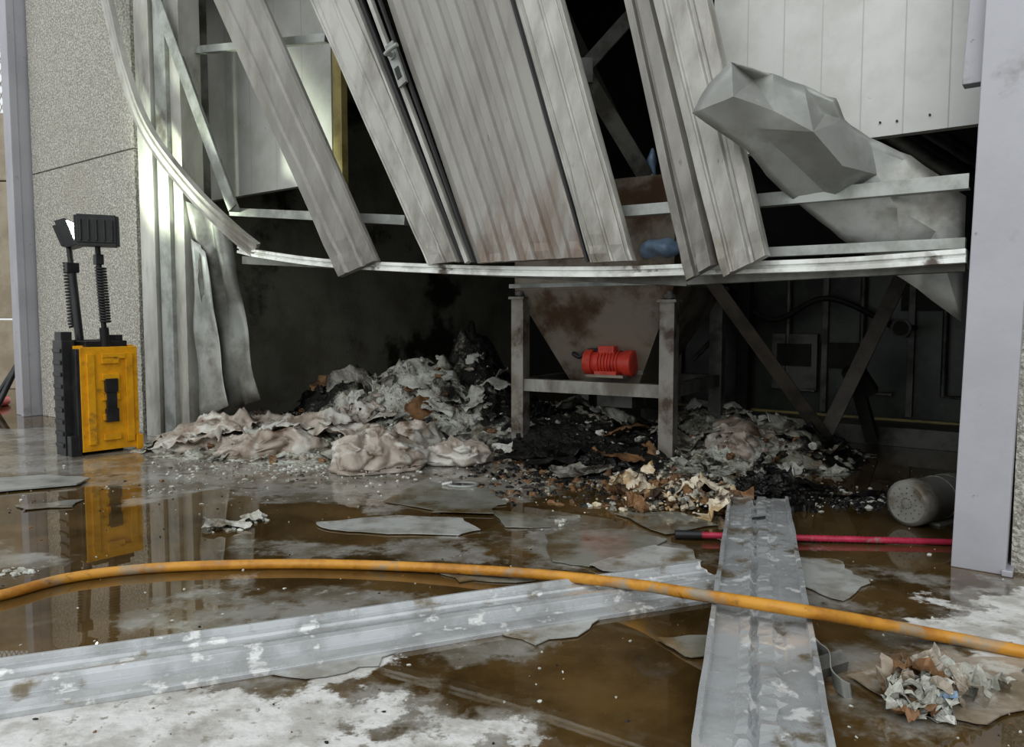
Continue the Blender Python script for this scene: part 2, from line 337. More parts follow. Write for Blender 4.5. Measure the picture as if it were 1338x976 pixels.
for k,(zz,hx_) in enumerate(((.75,.17),(.95,.12),(.55,.2))):
    b.box(c+E*(-.9+k*.55)+N*.41+UP*zz,E*hx_,N*.015,UP*.09,1 if k else 2)
b.box(c+N*.43+UP*.12,E*1.5,N*.015,UP*.016,3); b.box(c+N*.43+UP*1.15,E*1.5,N*.02,UP*.03,2)
b.box(c+N*.6+UP*.06,E*1.5,N*.2,UP*.06,2)
for k in range(4): b.tube([c+E*(-1.2+.5*k)+N*.46+UP*.3,c+E*(-1.0+.5*k)+N*.46+UP*.3,c+E*(-1.0+.5*k)+N*.46+UP*1.1],.018,2)
b.tube(catmull([c+E*1.0+N*.5+UP*1.1,c+E*.6+N*.55+UP*.8,c+E*.2+N*.55+UP*.95,c-E*.3+N*.5+UP*.7],6),.02,1)
b.box(c+E*.45+N*.44+UP*.5,E*.16,N*.03,UP*.2,2); b.box(c+E*.45+N*.475+UP*.55,E*.12,N*.006,UP*.08,1)
gc=D(1178,429,4.75); b.tube([gc,gc+N*.03],.06,2,20); b.tube([gc+N*.03,gc+N*.035],.045,1,20); b.tube([gc-N*.9,gc],.02,1)
b.make(.002)
b=MB('pipe_bundle',['galvdark','black'])
for k in range(4):
    b.tube([D(1150+k*22,168,4.0+.1*k),D(1255+k*22,235,3.7+.1*k)],.035,k%2)
b.make()
b=MB('blue_plastic_sheet',['blue'])
b.ell(D(868,325,4.3),.10,.08,.06,mi=0,nz=.7,nf=12,nu=24,nv=14); b.ell(D(852,215,4.6),.03,.04,.09,mi=0,nz=.6,nf=14); b.make()

# crumpled sheet metal: hand-folded plate, stiff planar facets with rounded creases
PT={'P0':(905,147,.26),'P1':(926,110,.25),'P2':(955,81,.23),'P3':(1010,98,.17),'P4':(1050,112,.12),'P5':(1092,129,.07),'P6':(1103,158,.03),'P7':(1135,180,-.04),'P8':(1190,203,-.12),'P9':(1262,258,-.17),
 'Q1':(940,172,.23),'Q2':(975,195,.17),'Q3':(1010,238,.02),'Q4':(1060,280,-.10),'Q5':(1110,320,-.14),'Q6':(1180,365,-.16),'Q7':(1256,420,-.18),
 'R1':(958,126,.30),'R2':(1012,146,.24),'R3':(1062,172,.19),'R4':(1100,216,.10),'R5':(985,166,.23),'R6':(1042,216,.05),'R7':(1145,228,-.07),'R8':(1172,272,-.09),'R9':(1116,186,.02),'R10':(1090,262,-.08),'R11':(1222,302,-.13),'S1':(1080,150,.05),'S2':(985,104,.15)}
TR="P0 P1 R1,P1 P2 R1,P2 S2 R1,S2 P3 R2,S2 R2 R1,P2 P3 S2,P3 P4 R2,P4 R3 R2,P4 S1 R3,P4 P5 S1,P5 P6 S1,S1 P6 R3,P6 R9 R3,R9 R4 R3,P6 P7 R9,P7 R7 R9,R7 R4 R9,P0 R1 Q1,R1 R5 Q1,R1 R2 R5,R5 Q2 Q1,R5 R6 Q2,R2 R3 R5,R3 R6 R5,R3 R4 R6,R6 Q3 Q2,R6 R10 Q3,R4 R10 R6,R10 Q4 Q3,R4 R7 R10,R7 R8 R10,R8 Q5 R10,R10 Q5 Q4,P7 P8 R7,P8 R8 R7,P8 P9 R8,P9 R11 R8,R11 Q6 R8,R8 Q6 Q5,R11 Q7 Q6,P9 Q7 R11"
bm=bmesh.new(); vm={k:bm.verts.new(F(*v)) for k,v in PT.items()}
for t in TR.split(','):
    try: bm.faces.new([vm[k] for k in t.split()])
    except Exception as e: print(t,e)
bmesh.ops.recalc_face_normals(bm,faces=bm.faces)
bmesh.ops.subdivide_edges(bm,edges=bm.edges[:],cuts=3,use_grid_fill=True)
for v in bm.verts:
    if not v.is_boundary: v.co+=N*(.016*noise.noise(v.co*7)+.008*noise.noise(v.co*16))
    else: v.co+=UP*.007*noise.noise(v.co*25)
for f in bm.faces: f.smooth=True
me=bpy.data.meshes.new('crumpled_sheet_metal'); bm.to_mesh(me); bm.free(); me.materials.append(M['sheet'])
try: me.set_sharp_from_angle(angle=math.radians(17))
except Exception as e: print(e)
ob=bpy.data.objects.new('crumpled_sheet_metal',me); bpy.context.scene.collection.objects.link(ob)
q=ob.modifiers.new('s','SOLIDIFY'); q.thickness=.003

# ---------------- hopper
b=MB('steel_hopper',['rustst','galv','galvdark','red','blk','panelL','legst'])
pl=G(680,585); pr=G(872,604); fd=(pr-pl).normalized(); bk=V((-fd.y,fd.x,0)); 
if bk.y<0: bk=-bk
ww=(pr-pl).length; dp=.95
def leg(p,h,mi=1): 
    b.box(p+UP*h/2,fd*.042,bk*.042,UP*h/2,mi); b.box(p+UP*.006,fd*.07,bk*.07,UP*.006,mi); b.box(p+UP*(h+.005),fd*.055,bk*.055,UP*.008,mi)
    b.tube([p+UP*h,p+UP*(h+.06)],.02,2,10); b.tube([p+UP*(h+.02),p+UP*(h+.045)],.036,2,8)
leg(pl,.93,6); leg(pr,.90,6); leg(pl+bk*dp,.92,2); leg(pr+bk*dp,.90,2)
for k,(p,q,z) in enumerate(((pl,pr,.40),(pl+bk*dp,pr+bk*dp,.40),(pl,pl+bk*dp,.40),(pr,pr+bk*dp,.40))):
    b.bar(p+UP*z,q+UP*z,.075,.06,(UP.cross((q-p).normalized())),5 if k==0 else 2)
ct=(pl+pr)/2+bk*dp/2
def rect(c,hx,hy,z,f=0): return [c-fd*hx-bk*(hy+f)+UP*z,c+fd*hx-bk*(hy+f)+UP*z,c+fd*hx+bk*hy+UP*z,c-fd*hx+bk*hy+UP*z]
r0=rect(ct-fd*.0,.20,.12,.36,.14); r1=rect(ct,ww/2+.03,dp/2,.985,.02); r2=rect(ct,ww/2+.03,dp/2,1.6,.02)
b.hexa(r0,r1,0); b.hexa(r1,r2,0); b.hexa(rect(ct,.12,.12,.25),rect(ct,.12,.12,.38),2)
b.hexa(rect(ct,ww/2+.06,dp/2+.04,.995),rect(ct,ww/2+.06,dp/2+.04,1.02),1)
mc=D(797,474,4.55); 
pc=mc+bk*.085
b.box(pc+UP*.03,fd*.18,bk*.015,UP*.10,6); b.box(pc+UP*.125-bk*.02,fd*.19,bk*.03,UP*.006,1)
b.box(mc-UP*.075,fd*.12,bk*.09,UP*.008,0)
b.tube([mc-fd*.13,mc-fd*.125,mc+fd*.125,mc+fd*.13],[.055,.066,.066,.055],3,18)
for k in range(7): b.tube([mc+fd*(-.06+.02*k),mc+fd*(-.052+.02*k)],.075,3,18)
b.tube([mc-fd*.155,mc-fd*.15,mc-fd*.10],[.06,.078,.078],3,18); b.tube([mc+fd*.10,mc+fd*.15,mc+fd*.155],[.078,.078,.06],3,18)
b.box(mc+UP*.075-fd*.01,fd*.05,bk*.04,UP*.025,3); b.box(mc-UP*.06,fd*.07,bk*.075,UP*.014,3)
b.tube(catmull([mc-fd*.06+UP*.07,mc-fd*.14+UP*.07,mc-fd*.2+UP*.03,mc-fd*.24+UP*.05,mc-fd*.26+UP*.02+bk*.1],5),.013,4)
b.make(.003)

# ---------------- case work light
b=MB('portable_work_light',['yellow','blk','led','galv'])
ang=math.radians(50); ax=V((math.cos(ang),math.sin(ang),0)); ay=V((-math.sin(ang),math.cos(ang),0))
cb=G(150,592)+ay*.13; hx=.165; hy=.10
cb.z=0
def LB(x,y,z,sx,sy,sz,mi): b.box(cb+ax*x+ay*y+UP*z,ax*sx,ay*sy,UP*sz,mi)
LB(0,0,.33,hx,hy,.31,0)
LB(0,-.02,.33,hx+.008,.014,.318,0)
LB(-hx-.008,0,.33,.012,hy*.95,.30,1)
for z in (.10,.22,.34,.46,.56): LB(0,-hy-.008,z,hx*.30,.010,.020,0)
for xx in (-.11,.11): LB(xx,-hy-.006,.33,.022,.008,.27,0)
for z in (.24,.42): LB(.0,-hy-.016,z-.01,.036,.014,.040,1)
LB(0,-hy-.014,.33,.03,.008,.08,1)
LB(.02,-hy-.012,.585,.07,.006,.016,0)
LB(.16,-hy-.006,.05,.02,.01,.045,0)
LB(-.02,hy+.02,.34,hx,.028,.34,1)
LB(-hx-.03,.05,.34,.035,.07,.34,1)
for k in range(9): LB(-hx-.068,.05,.06+.07*k,.006,.06,.012,1)
LB(-hx-.03,-.06,.06,.03,.03,.06,1)
LB(0,0,.655,.12,.07,.02,1); LB(.05,-.02,.69,.05,.04,.02,1)
LB(-hx-.03,.05,.70,.03,.05,.03,1); LB(-hx-.03,.05,.66,.025,.04,.03,1)
m1b=D(106,462,4.66);m1t=D(90,322,4.70); m2b=D(138,455,4.60);m2t=D(127,318,4.50)
b.tube([m1b-UP*.45,m1b,m1b.lerp(m1t,.75)],.024,1,12); b.tube([m1b.lerp(m1t,.7),m1t],.016,1,12); b.box(m1b.lerp(m1t,.8),ax*.035,ay*.03,UP*.03,1)
b.tube([m2b-UP*.2,m2b,m2t],.015,1,12); b.box(m2b.lerp(m2t,.85),ax*.022,ay*.022,UP*.03,1); b.tube([m2b,m2b.lerp(m2t,.2)],.026,1,12)
def coil(p,q,r,turns):
    pts=[]; n=turns*10
    d=(q-p); t=d.normalized(); a=t.cross(V((0,1,0))).normalized(); c=a.cross(t)
    for i in range(n+1):
        k=i/n*turns*2*math.pi; pts.append(p+d*(i/n)+a*(r*math.cos(k))+c*(r*math.sin(k)))
    return pts
b.tube(coil(m2b.lerp(m2t,.25)+V((.012,0,0)),m2b.lerp(m2t,.78)+V((.008,0,0)),.025,20),.008,1,6)
b.tube(coil(m1b.lerp(m1t,.25)+V((-.035,-.0,0)),m1b.lerp(m1t,.85)+V((-.025,0,0)),.018,20),.007,1,6)
h2=D(127,302,4.47); fr=V((-.4,.9,0)).normalized(); rt=V((.9,.4,0)).normalized()
b.box(h2,rt*.115,fr*.035,UP*.085,1); b.box(h2-fr*.04,rt*.10,fr*.012,UP*.07,1)
for k in range(5): b.box(h2-fr*.055+rt*(-.08+.04*k),rt*.005,fr*.01,UP*.06,1)
for k in (-1,1): b.box(h2+UP*(.078*k),rt*.10,fr*.045,UP*.012,1)
b.box(h2+fr*.037,rt*.09,fr*.003,UP*.06,3)
b.tube([m2t,m2t+UP*.05],.02,1)
h1=D(90,306,4.72); ld=V((.80,.22,.30)).normalized(); ls=ld.cross(UP).normalized(); lu=ls.cross(ld)
b.box(h1,ls*.08,ld*.03,lu*.085,1); b.box(h1-ld*.035,ls*.06,ld*.02,lu*.065,1); b.box(h1+ld*.032,ls*.065,ld*.004,lu*.07,2)
b.tube([m1t,h1],.016,1)
b.make(.004)
ld_=bpy.data.lights.new('work_light_beam','SPOT'); ld_.energy=115; ld_.color=(.90,1,.78); ld_.spot_size=math.radians(100); ld_.spot_blend=1; ld_.shadow_soft_size=.06
lo=bpy.data.objects.new('work_light_beam',ld_); bpy.context.scene.collection.objects.link(lo); lo.location=h1+ld*.05
tgt=F(245,190,0)-lo.location; lo.rotation_euler=tgt.to_track_quat('-Z','Y').to_euler()

# ---------------- heap
bumps=[(545,5.6,.46,.55),(618,5.95,.66,.36),(455,5.5,.42,.42),(650,5.5,.32,.5),(330,5.0,.17,.45),(420,4.75,.14,.40),(270,4.85,.08,.35),
 (500,4.9,.16,.4),(760,4.95,.21,.40),(850,4.5,.16,.35),(960,4.35,.18,.32),(1030,4.3,.15,.28),(930,5.2,.22,.4),(700,5.0,.14,.4),(590,4.6,.07,.35),(780,4.1,.045,.35),(1000,4.7,.19,.4)]
BW=[((px-669)/1000*y,y,h,r) for px,y,h,r in bumps]
def hh_(x,y):
    h=0
    for (bx,by,a,r) in BW:
        d2=((x-bx)**2+(y-by)**2)/(r*r)
        if d2<6: h=max(h,a*math.exp(-d2*1.1))+ .25*min(h,a*math.exp(-d2*1.1))
    if h<.004: return 0
    p=V((x,y,h*1.5))
    n=(cr(p*3.2)-.3)*.55+(cr(p*8+V((5,0,0)))-.3)*.30+noise.noise(p*20)*.14+noise.noise(p*50)*.09
    return max(0,h*(0.95+n*.55)+.085*n*min(1,h/.08))
def shader_base(name):
    m=bpy.data.materials.new(name); m.use_nodes=True; return m,m.node_tree,m.node_tree.nodes,m.node_tree.links
m,nt,ns,L=shader_base('burnt_powder_heap'); M['heap']=m
pb=ns['Principled BSDF']; pb.inputs['Roughness'].default_value=.65
tc=ns.new('ShaderNodeTexCoord')
def NZ(sc,lo,hi,add=None):
    n=ns.new('ShaderNodeTexNoise'); n.inputs['Scale'].default_value=sc; n.inputs['Detail'].default_value=9; n.inputs['Roughness'].default_value=.65; L.new(tc.outputs['Object'],n.inputs['Vector'])
    src=n.outputs[0]
    if add is not None:
        a=ns.new('ShaderNodeMath'); a.operation='ADD'; L.new(src,a.inputs[0]); L.new(add,a.inputs[1]); src=a.outputs[0]
    r=ns.new('ShaderNodeMapRange'); r.inputs[1].default_value=lo; r.inputs[2].default_value=hi; r.interpolation_type='SMOOTHSTEP'; L.new(src,r.inputs[0]); return r.outputs[0]
def MX(f,a,bb):
    x=ns.new('ShaderNodeMix'); x.data_type='RGBA'; L.new(f,x.inputs[0])
    for s,v in ((6,a),(7,bb)):
        if isinstance(v,tuple): x.inputs[s].default_value=(*v,1)
        else: L.new(v,x.inputs[s])
    return x.outputs[2]
at=ns.new('ShaderNodeAttribute'); at.attribute_name='burn'
c=MX(NZ(5,.42,.6),(.55,.56,.50),(.31,.305,.25)); c=MX(NZ(9,.50,.62),c,(.12,.095,.065)); c=MX(NZ(14,.57,.65),c,(.64,.64,.60)); c=MX(NZ(4,.56,.66,at.outputs['Fac']),c,(.018,.017,.015))
L.new(c,pb.inputs['Base Color'])
bn=ns.new('ShaderNodeTexNoise'); bn.inputs['Scale'].default_value=60; bn.inputs['Detail'].default_value=8; L.new(tc.outputs['Object'],bn.inputs['Vector'])
bp=ns.new('ShaderNodeBump'); bp.inputs['Strength'].default_value=.8; bp.inputs['Distance'].default_value=.02; L.new(bn.outputs[0],bp.inputs['Height']); L.new(bp.outputs[0],pb.inputs['Normal'])
b=MB('debris_heap',['heap'])
x0,x1,y0,y1=-2.6,2.2,3.7,6.9; st=.016
nx=int((x1-x0)/st); ny=int((y1-y0)/st); vid={}; vs=[];fs=[];burn=[]
BR=[(620,6.0,.35,.35),(700,5.3,.35,.33),(720,4.5,.35,.45),(420,5.4,.25,.25),(1090,4.3,.30,.33),(880,4.5,.24,.3),(780,4.1,.35,.45),(560,4.9,.18,.2),(380,5.6,.3,.3),(840,5.0,.25,.2),(1060,4.9,.3,.3)]
BRW=[((px-669)/1000*y,y,r,a) for px,y,r,a in BR]
def burnat(x,y): return sum(a*math.exp(-((x-bx)**2+(y-by)**2)/r/r) for bx,by,r,a in BRW)
def inroom(x,y):
    q=V((x,y,0))-A0; return q.dot(E)<5.05 or q.dot(N)>.12
hg=[[hh_(x0+i*st,y0+j*st) for i in range(nx+1)] for j in range(ny+1)]
for j in range(ny+1):
    for i in range(nx+1):
        x=x0+i*st;y=y0+j*st
        if hg[j][i]>0.010 and inroom(x,y):
            vid[(i,j)]=len(vs); vs.append((x,y,hg[j][i]-.012)); burn.append(burnat(x,y))
for j in range(ny):
    for i in range(nx):
        k=[(i,j),(i+1,j),(i+1,j+1),(i,j+1)]
        if all(q in vid for q in k): fs.append([vid[q] for q in k])
b.add(vs,fs,0,True)
ob=b.make(); a=ob.data.attributes.new('burn','FLOAT','POINT'); a.data.foreach_set('value',burn)
def hgt(x,y): return max(0,hh_(x,y)-.012)
def base_h(x,y):
    h=0
    for (bx,by,a,r) in BW:
        d2=((x-bx)**2+(y-by)**2)/(r*r)
        if d2<6: h=max(h,a*math.exp(-d2*1.1))
    return h
def drape(b,cx,cy,sx,sy,rot,mi,seed,lift=.015,amp=.10,res=.011):
    n1=max(8,int(sx/res)); n2=max(8,int(sy/res)); vs=[];idx={};fs=[]; ca,sa=math.cos(rot),math.sin(rot)
    for j in range(n2+1):
        for i in range(n1+1):
            u=(i/n1-.5);v=(j/n2-.5)
            e=1+.45*noise.noise(V((u*6,v*6,seed)))+.25*noise.noise(V((u*17,v*17,seed)))
            if (abs(u)*2)**3+(abs(v)*2)**3>e*.85: continue
            X_=cx+u*sx*ca-v*sy*sa; Y_=cy+u*sx*sa+v*sy*ca
            if not inroom(X_,Y_): continue
            p=V((X_,Y_,seed))
            z=base_h(X_,Y_)+lift+amp*((rdg(p*3.5)-.3)*.45+(rdg(p*8+V((4,0,0)))-.3)*.28+.35*noise.noise(p*4)+(rdg(p*19)-.3)*.08)
            idx[(i,j)]=len(vs); vs.append((X_+.03*noise.noise(p*9),Y_+.03*noise.noise(p*9+V((3,3,3))),max(z,.004)))
    for j in range(n2):
        for i in range(n1):
            k=[(i,j),(i+1,j),(i+1,j+1),(i,j+1)]
            if all(q in idx for q in k): fs.append([idx[q] for q in k])
    b.add(vs,fs,mi,True)
b=MB('torn_sacking',['bag','card','char','ash','bagw'])
for k,(px,y,sx,sy,rot,mi) in enumerate(((540,5.5,.7,.5,.3,4),(470,5.3,.5,.45,-.4,3),(590,5.3,.5,.4,.2,4),(640,5.6,.5,.4,-.2,4),(560,5.1,.35,.22,.5,1),(600,5.85,.5,.3,.1,2),(430,5.5,.3,.3,0,1),(640,5.9,.4,.3,.5,2),
   (480,4.95,.45,.35,.2,0),(975,4.35,.35,.3,.4,0),(1020,4.4,.35,.3,-.3,3),(820,4.55,.28,.22,.3,1),(845,4.6,.3,.2,-.5,2),(940,5.2,.5,.3,.1,4),(700,5.5,.4,.3,.3,2),(740,4.35,.4,.3,.2,2),(900,4.35,.4,.25,-.1,3),(520,5.75,.4,.3,.1,0),
   (270,4.75,.7,.35,-.1,0),(340,4.9,.75,.45,.1,0),(400,4.75,.6,.4,.3,0),(250,4.6,.5,.25,.0,0),(450,4.6,.5,.3,-.2,0),(760,5.1,.45,.3,.2,3),(800,4.9,.3,.25,.6,4),(1040,4.55,.35,.25,.1,4),(350,4.7,.3,.2,.3,4),(1075,4.35,.25,.25,.1,2),(660,5.2,.35,.3,.1,2))):
    drape(b,(px-669)/1000*y,y,sx,sy,rot,mi,k*3.7,amp=.10 if k<18 else .13,lift=.015 if k<18 else .03)
b.make(solid=.003)
b=MB('debris_scraps',['bagw','card','char','bag','foam','ash'])
def scrap(b,c,sz,mi,asp=1.5,curl=.5,nu=5,nv=4,tilt=.7):
    R=Matrix.Rotation(random.uniform(0,6.28),3,'Z')@Matrix.Rotation(random.uniform(-tilt,tilt),3,'X')@Matrix.Rotation(random.uniform(-tilt,tilt),3,'Y')
    sd=random.uniform(0,99); vs=[];fs=[]
    for j in range(nv+1):
        for i in range(nu+1):
            u=i/nu-.5;v=j/nv-.5
            jit=1+.35*noise.noise(V((u*4,v*4,sd)))
            p=V((u*sz*asp*jit,v*sz*jit,curl*sz*(noise.noise(V((u*2.3,v*2.3,sd+5)))+.6*abs(noise.noise(V((u*5,v*5,sd+9)))))))
            q_=c+R@p; q_.z=max(q_.z,.002); vs.append(q_)
    for j in range(nv):
        for i in range(nu):
            a=j*(nu+1)+i; fs.append((a,a+1,a+nu+2,a+nu+1))
    b.add(vs,fs,mi,False)
def lump(b,c,r,mi,flat=True,res=8):
    b.ell(c,r*random.uniform(.6,1.4),r*random.uniform(.6,1.4),r*random.uniform(.4,.9),mi=mi,nu=res,nv=max(5,res-2),nz=.9,nf=1.2/r,flat=flat)
cnt=0
while cnt<2300:
    x=random.uniform(x0,x1);y=random.uniform(y0,y1);h=hgt(x,y)
    if h<.006 or not inroom(x,y): continue
    cnt+=1
    mi=2 if random.random()<burnat(x,y)*2.2 else random.choices([0,5,1,3],[5,5,1.3,1])[0]
    if random.random()<.07: scrap(b,V((x,y,h+.01)),random.uniform(.04,.11),mi,random.uniform(1,2.2),.4,7,5)
    else: lump(b,V((x,y,h+.006)),random.choice([.005,.008,.011,.016,.025]),mi)
b.make()

# sacks
def sack(c,rx,ry,rz,rot,seed,mt='bag'):
    b=MB('paper_sack',[mt]); nu,nv=130,60; vs=[];fs=[]; R=Matrix.Rotation(rot,3,'Z')
    for j in range(nv+1):
        th=math.pi*j/nv
        for i in range(nu):
            ph=2*math.pi*i/nu
            cx_=math.copysign(abs(math.cos(ph))**.7,math.cos(ph)); cy_=math.copysign(abs(math.sin(ph))**.7,math.sin(ph))
            st_=math.sin(th)**.8; 
            o1=1+.25*noise.noise(V((cx_*1.2,cy_*1.2,seed+20)))+.06*noise.noise(V((cx_*5,cy_*5,seed+20)))
            p=V((st_*cx_*rx*o1,st_*cy_*ry*o1,math.cos(th)*rz))
            s_=V((p.x,p.y,seed))
            w=V((noise.noise(s_*4),noise.noise(s_*4+V((7,7,7))),0))*.10
            n=noise.noise(s_*4)*.9+(rdg(V((p.x*3,p.y*7,seed))+w*9,2)-.4)*.55+(rdg(V((p.x*9,p.y*14,seed+3))+w*9,2)-.4)*.28+(rdg(s_*26,2)-.4)*.10
            p.z+=rz*n*(1 if p.z>0 else .1)*(.35+.65*abs(math.cos(th))); 
            p.x+=.03*(rdg(V((p.y*9,p.z*14,seed)))-.3); p.y+=.04*(rdg(V((p.x*9,p.z*14,seed+2)))-.3)
            q=R@p+c; q.z=max(q.z,.003); vs.append(q)
    for j in range(nv):
        for i in range(nu):
            k=(i+1)%nu; fs.append((j*nu+i,(j+1)*nu+i,(j+1)*nu+k,j*nu+k))
    b.add(vs,fs,0,True); return b.make()
for (px,py,rx,ry,rz,rot,sd,mt) in ((262,592,.32,.13,.07,-.1,1,'bag'),(350,597,.32,.15,.08,.15,2,'bag'),(492,618,.26,.14,.11,.35,4,'bag'),(592,608,.18,.12,.09,-.3,5,'bag'),(400,592,.20,.15,.08,.6,6,'bagw'),
    (455,575,.26,.16,.14,-.5,7,'bag'),(975,608,.18,.13,.13,.5,9,'bag'),(1035,600,.18,.12,.10,-.4,10,'ash'),(548,592,.18,.13,.10,.9,11,'bag'),(905,600,.18,.13,.09,.2,12,'ash')):
    c=G(px,py); c.y+=ry*.6; c.z=rz*.35; sack(c,rx,ry,rz,rot,sd*7.3,mt)
b=MB('spilled_powder',['bagw','ash'])
for i in range(700):
    px=random.gauss(400,120); py=random.gauss(608,12)
    if py<585 or px<190: continue
    p=G(px,py); lump(b,p,random.uniform(.003,.011),random.choice([0,1]))
b.make()
b=MB('burnt_foam_pile',['foam','char','card','bagw','ash'])
def gd(px,py,sx,sy,rot,mi,seed,amp,lift):
    p=G(px,py); drape(b,p.x,p.y,sx,sy,rot,mi,seed,lift,amp,.008)
for k,(px,py,sx,sy,rot,mi,amp,lift) in enumerate(((850,652,.28,.20,.2,0,.14,.035),(925,648,.28,.18,-.3,0,.14,.04),(885,662,.30,.12,0,0,.11,.025),(890,645,.30,.2,.4,2,.13,.035),(960,640,.15,.15,.3,3,.10,.03),(820,640,.22,.14,.5,0,.10,.025),
   (1005,645,.22,.22,.3,1,.22,.06),(1000,655,.2,.12,-.3,1,.15,.035),(760,622,.35,.16,.1,4,.08,.015),(810,612,.3,.15,-.2,2,.08,.02),(1090,650,.5,.10,0,1,.05,.005),(720,612,.3,.2,0,1,.06,.01),(1045,640,.25,.2,0,1,.09,.02),(690,600,.3,.15,0,1,.06,.01))):
    gd(px,py,sx,sy,rot,mi,50+k*2.3,amp,lift)
for i in range(520):
    px=random.gauss(885,46); py=random.gauss(655,13)
    if py>672: continue
    p=G(px,py); lump(b,p+UP*random.uniform(.0,.07)*math.exp(-((px-880)/60)**2),random.choice([.004,.006,.009,.013,.02]),random.choices([0,2,1,3,4],[7,1.4,2,2.5,2])[0])
for i in range(14):
    p=G(random.gauss(890,42),random.gauss(655,9)); scrap(b,p+UP*random.uniform(.03,.08),random.uniform(.06,.13),random.choices([0,2,3],[6,2,2])[0],1.3,.5,14,11,.7)
for i in range(450):
    px=random.gauss(1005,30); py=random.gauss(648,11)
    p=G(px,min(py,668)); lump(b,p+UP*random.uniform(.0,.11)*math.exp(-((px-1005)/32)**2),random.choice([.006,.01,.016,.026]),1)
for i in range(600):
    p=G(random.uniform(1020,1190),random.gauss(652,7)); lump(b,p,random.uniform(.004,.014),random.choice([1,1,1,1,3]))
for i in range(1000):
    px=random.gauss(745,65); py=random.gauss(620,16)
    if py<590: continue
    p=G(px,py); lump(b,p,random.choice([.004,.007,.011,.018]),random.choice([1,1,1,2,4]))
b.make()
b=MB('scattered_crumbs',['bagw','card','char'])
for i in range(950):
    px=random.uniform(-100,1338); py=random.choice([random.gauss(635,22),random.gauss(635,22),random.uniform(600,975)])
    if py<590: continue
    p=G(px,min(py,975)); r=random.uniform(.001,.0045)*(1 if random.random()<.94 else 2); lump(b,p+UP*r*.3,r,random.choices([0,1,2],[6,3,3])[0])
for (cx_,cy_,n,sp) in ((295,690,30,12),(335,679,18,9),(30,747,18,10),(735,682,6,4),(190,640,10,20)):
    for i in range(n):
        p=G(random.gauss(cx_,sp),random.gauss(cy_,3)); lump(b,p+UP*.002,random.uniform(.004,.012),0)
scrap(b,G(295,690)+UP*.015,.10,0,1.6,.3,10,8,.2); scrap(b,G(330,680)+UP*.012,.07,0,1.6,.3,8,6,.2)
b.make()

# ---------------- floor
polys_dry=[[(-300,925),(60,912),(180,900),(330,888),(440,903),(520,928),(600,955),(680,962),(760,985),(760,1100),(-300,1100)],
 [(1215,785),(1270,768),(1420,765),(1500,860),(1338,866),(1240,838),(1200,820)],[(330,890),(420,862),(520,858),(430,895)]]
polys_grey=[[(-200,560),(200,560),(660,600),(740,645),(600,668),(400,652),(200,648),(100,632),(-200,618)],
 [(180,800),(300,772),(520,775),(620,788),(540,810),(380,835),(230,830)],[(650,705),(760,745),(930,750),(890,700),(760,680)],[(-200,705),(0,710),(40,735),(-200,770)],
 [(-200,1100),(-200,890),(150,900),(420,880),(520,890),(560,930),(640,940),(760,1100)],[(1050,725),(1120,745),(1140,785),(1060,790)],[(1090,860),(1338,845),(1338,1000),(1240,1000)],[(330,705),(560,705),(620,728),(440,730)],
 [(1190,765),(1500,745),(1500,900),(1190,850)],[(620,830),(700,835),(640,870),(540,865)]]
def toworld(pl): return np.array([[G(*p).x,G(*p).y] for p in pl])
def sdist(X,Y,pl):
    n=len(pl); inside=np.zeros(X.shape,bool); dm=np.full(X.shape,1e9)
    for i in range(n):
        ax_,ay_=pl[i]; bx,by=pl[(i+1)%n]
        c=((ay_>Y)!=(by>Y))&(X<(bx-ax_)*(Y-ay_)/(by-ay_+1e-12)+ax_); inside^=c
        dx,dy=bx-ax_,by-ay_; t=np.clip(((X-ax_)*dx+(Y-ay_)*dy)/(dx*dx+dy*dy),0,1)
        dm=np.minimum(dm,np.hypot(X-ax_-t*dx,Y-ay_-t*dy))
    return np.where(inside,dm,-dm)
xs=np.arange(-9,5.01,.04); ys=np.arange(0.6,12.01,.04); X,Y=np.meshgrid(xs,ys)
dry=np.full(X.shape,-9.);gr=np.full(X.shape,-9.)
for p in polys_dry: dry=np.maximum(dry,sdist(X,Y,toworld(p)))
for p in polys_grey: gr=np.maximum(gr,sdist(X,Y,toworld(p)))
dry=np.clip(dry/.25*.5+.5,0,1); gr=np.clip(gr/.35*.5+.5,0,1)
me=bpy.data.meshes.new('floor'); nyy,nxx=X.shape
vv=np.stack([X.ravel(),Y.ravel(),np.zeros(X.size)],1)
idx=np.arange(X.size).reshape(X.shape); q=np.stack([idx[:-1,:-1],idx[:-1,1:],idx[1:,1:],idx[1:,:-1]],-1).reshape(-1,4)
me.from_pydata(vv.tolist(),[],q.tolist()); 
for nm,arr in (('dry',dry),('grey',gr)):
    a=me.attributes.new(nm,'FLOAT','POINT'); a.data.foreach_set('value',arr.ravel().astype(np.float32))
fl=bpy.data.objects.new('floor',me); bpy.context.scene.collection.objects.link(fl)
m,nt,ns,L=shader_base('wet_concrete_floor'); me.materials.append(m)
pb=ns['Principled BSDF']; tc=ns.new('ShaderNodeTexCoord'); pb.inputs['Specular IOR Level'].default_value=.9
def sc_attr(nm):
    a=ns.new('ShaderNodeAttribute'); a.attribute_name=nm; s=ns.new('ShaderNodeMath'); s.operation='SUBTRACT'; s.inputs[1].default_value=.5; L.new(a.outputs['Fac'],s.inputs[0])
    s2=ns.new('ShaderNodeMath'); s2.operation='MULTIPLY'; s2.inputs[1].default_value=.55; L.new(s.outputs[0],s2.inputs[0]); return s2.outputs[0]
fdry=NZ(3.2,.485,.53,sc_attr('dry')); fgr=NZ(2.6,.45,.55,sc_attr('grey'))
brown=MX(NZ(1.8,.35,.65),(.055,.034,.012),(.14,.09,.036)); brown=MX(NZ(10,.55,.7),brown,(.12,.088,.05))
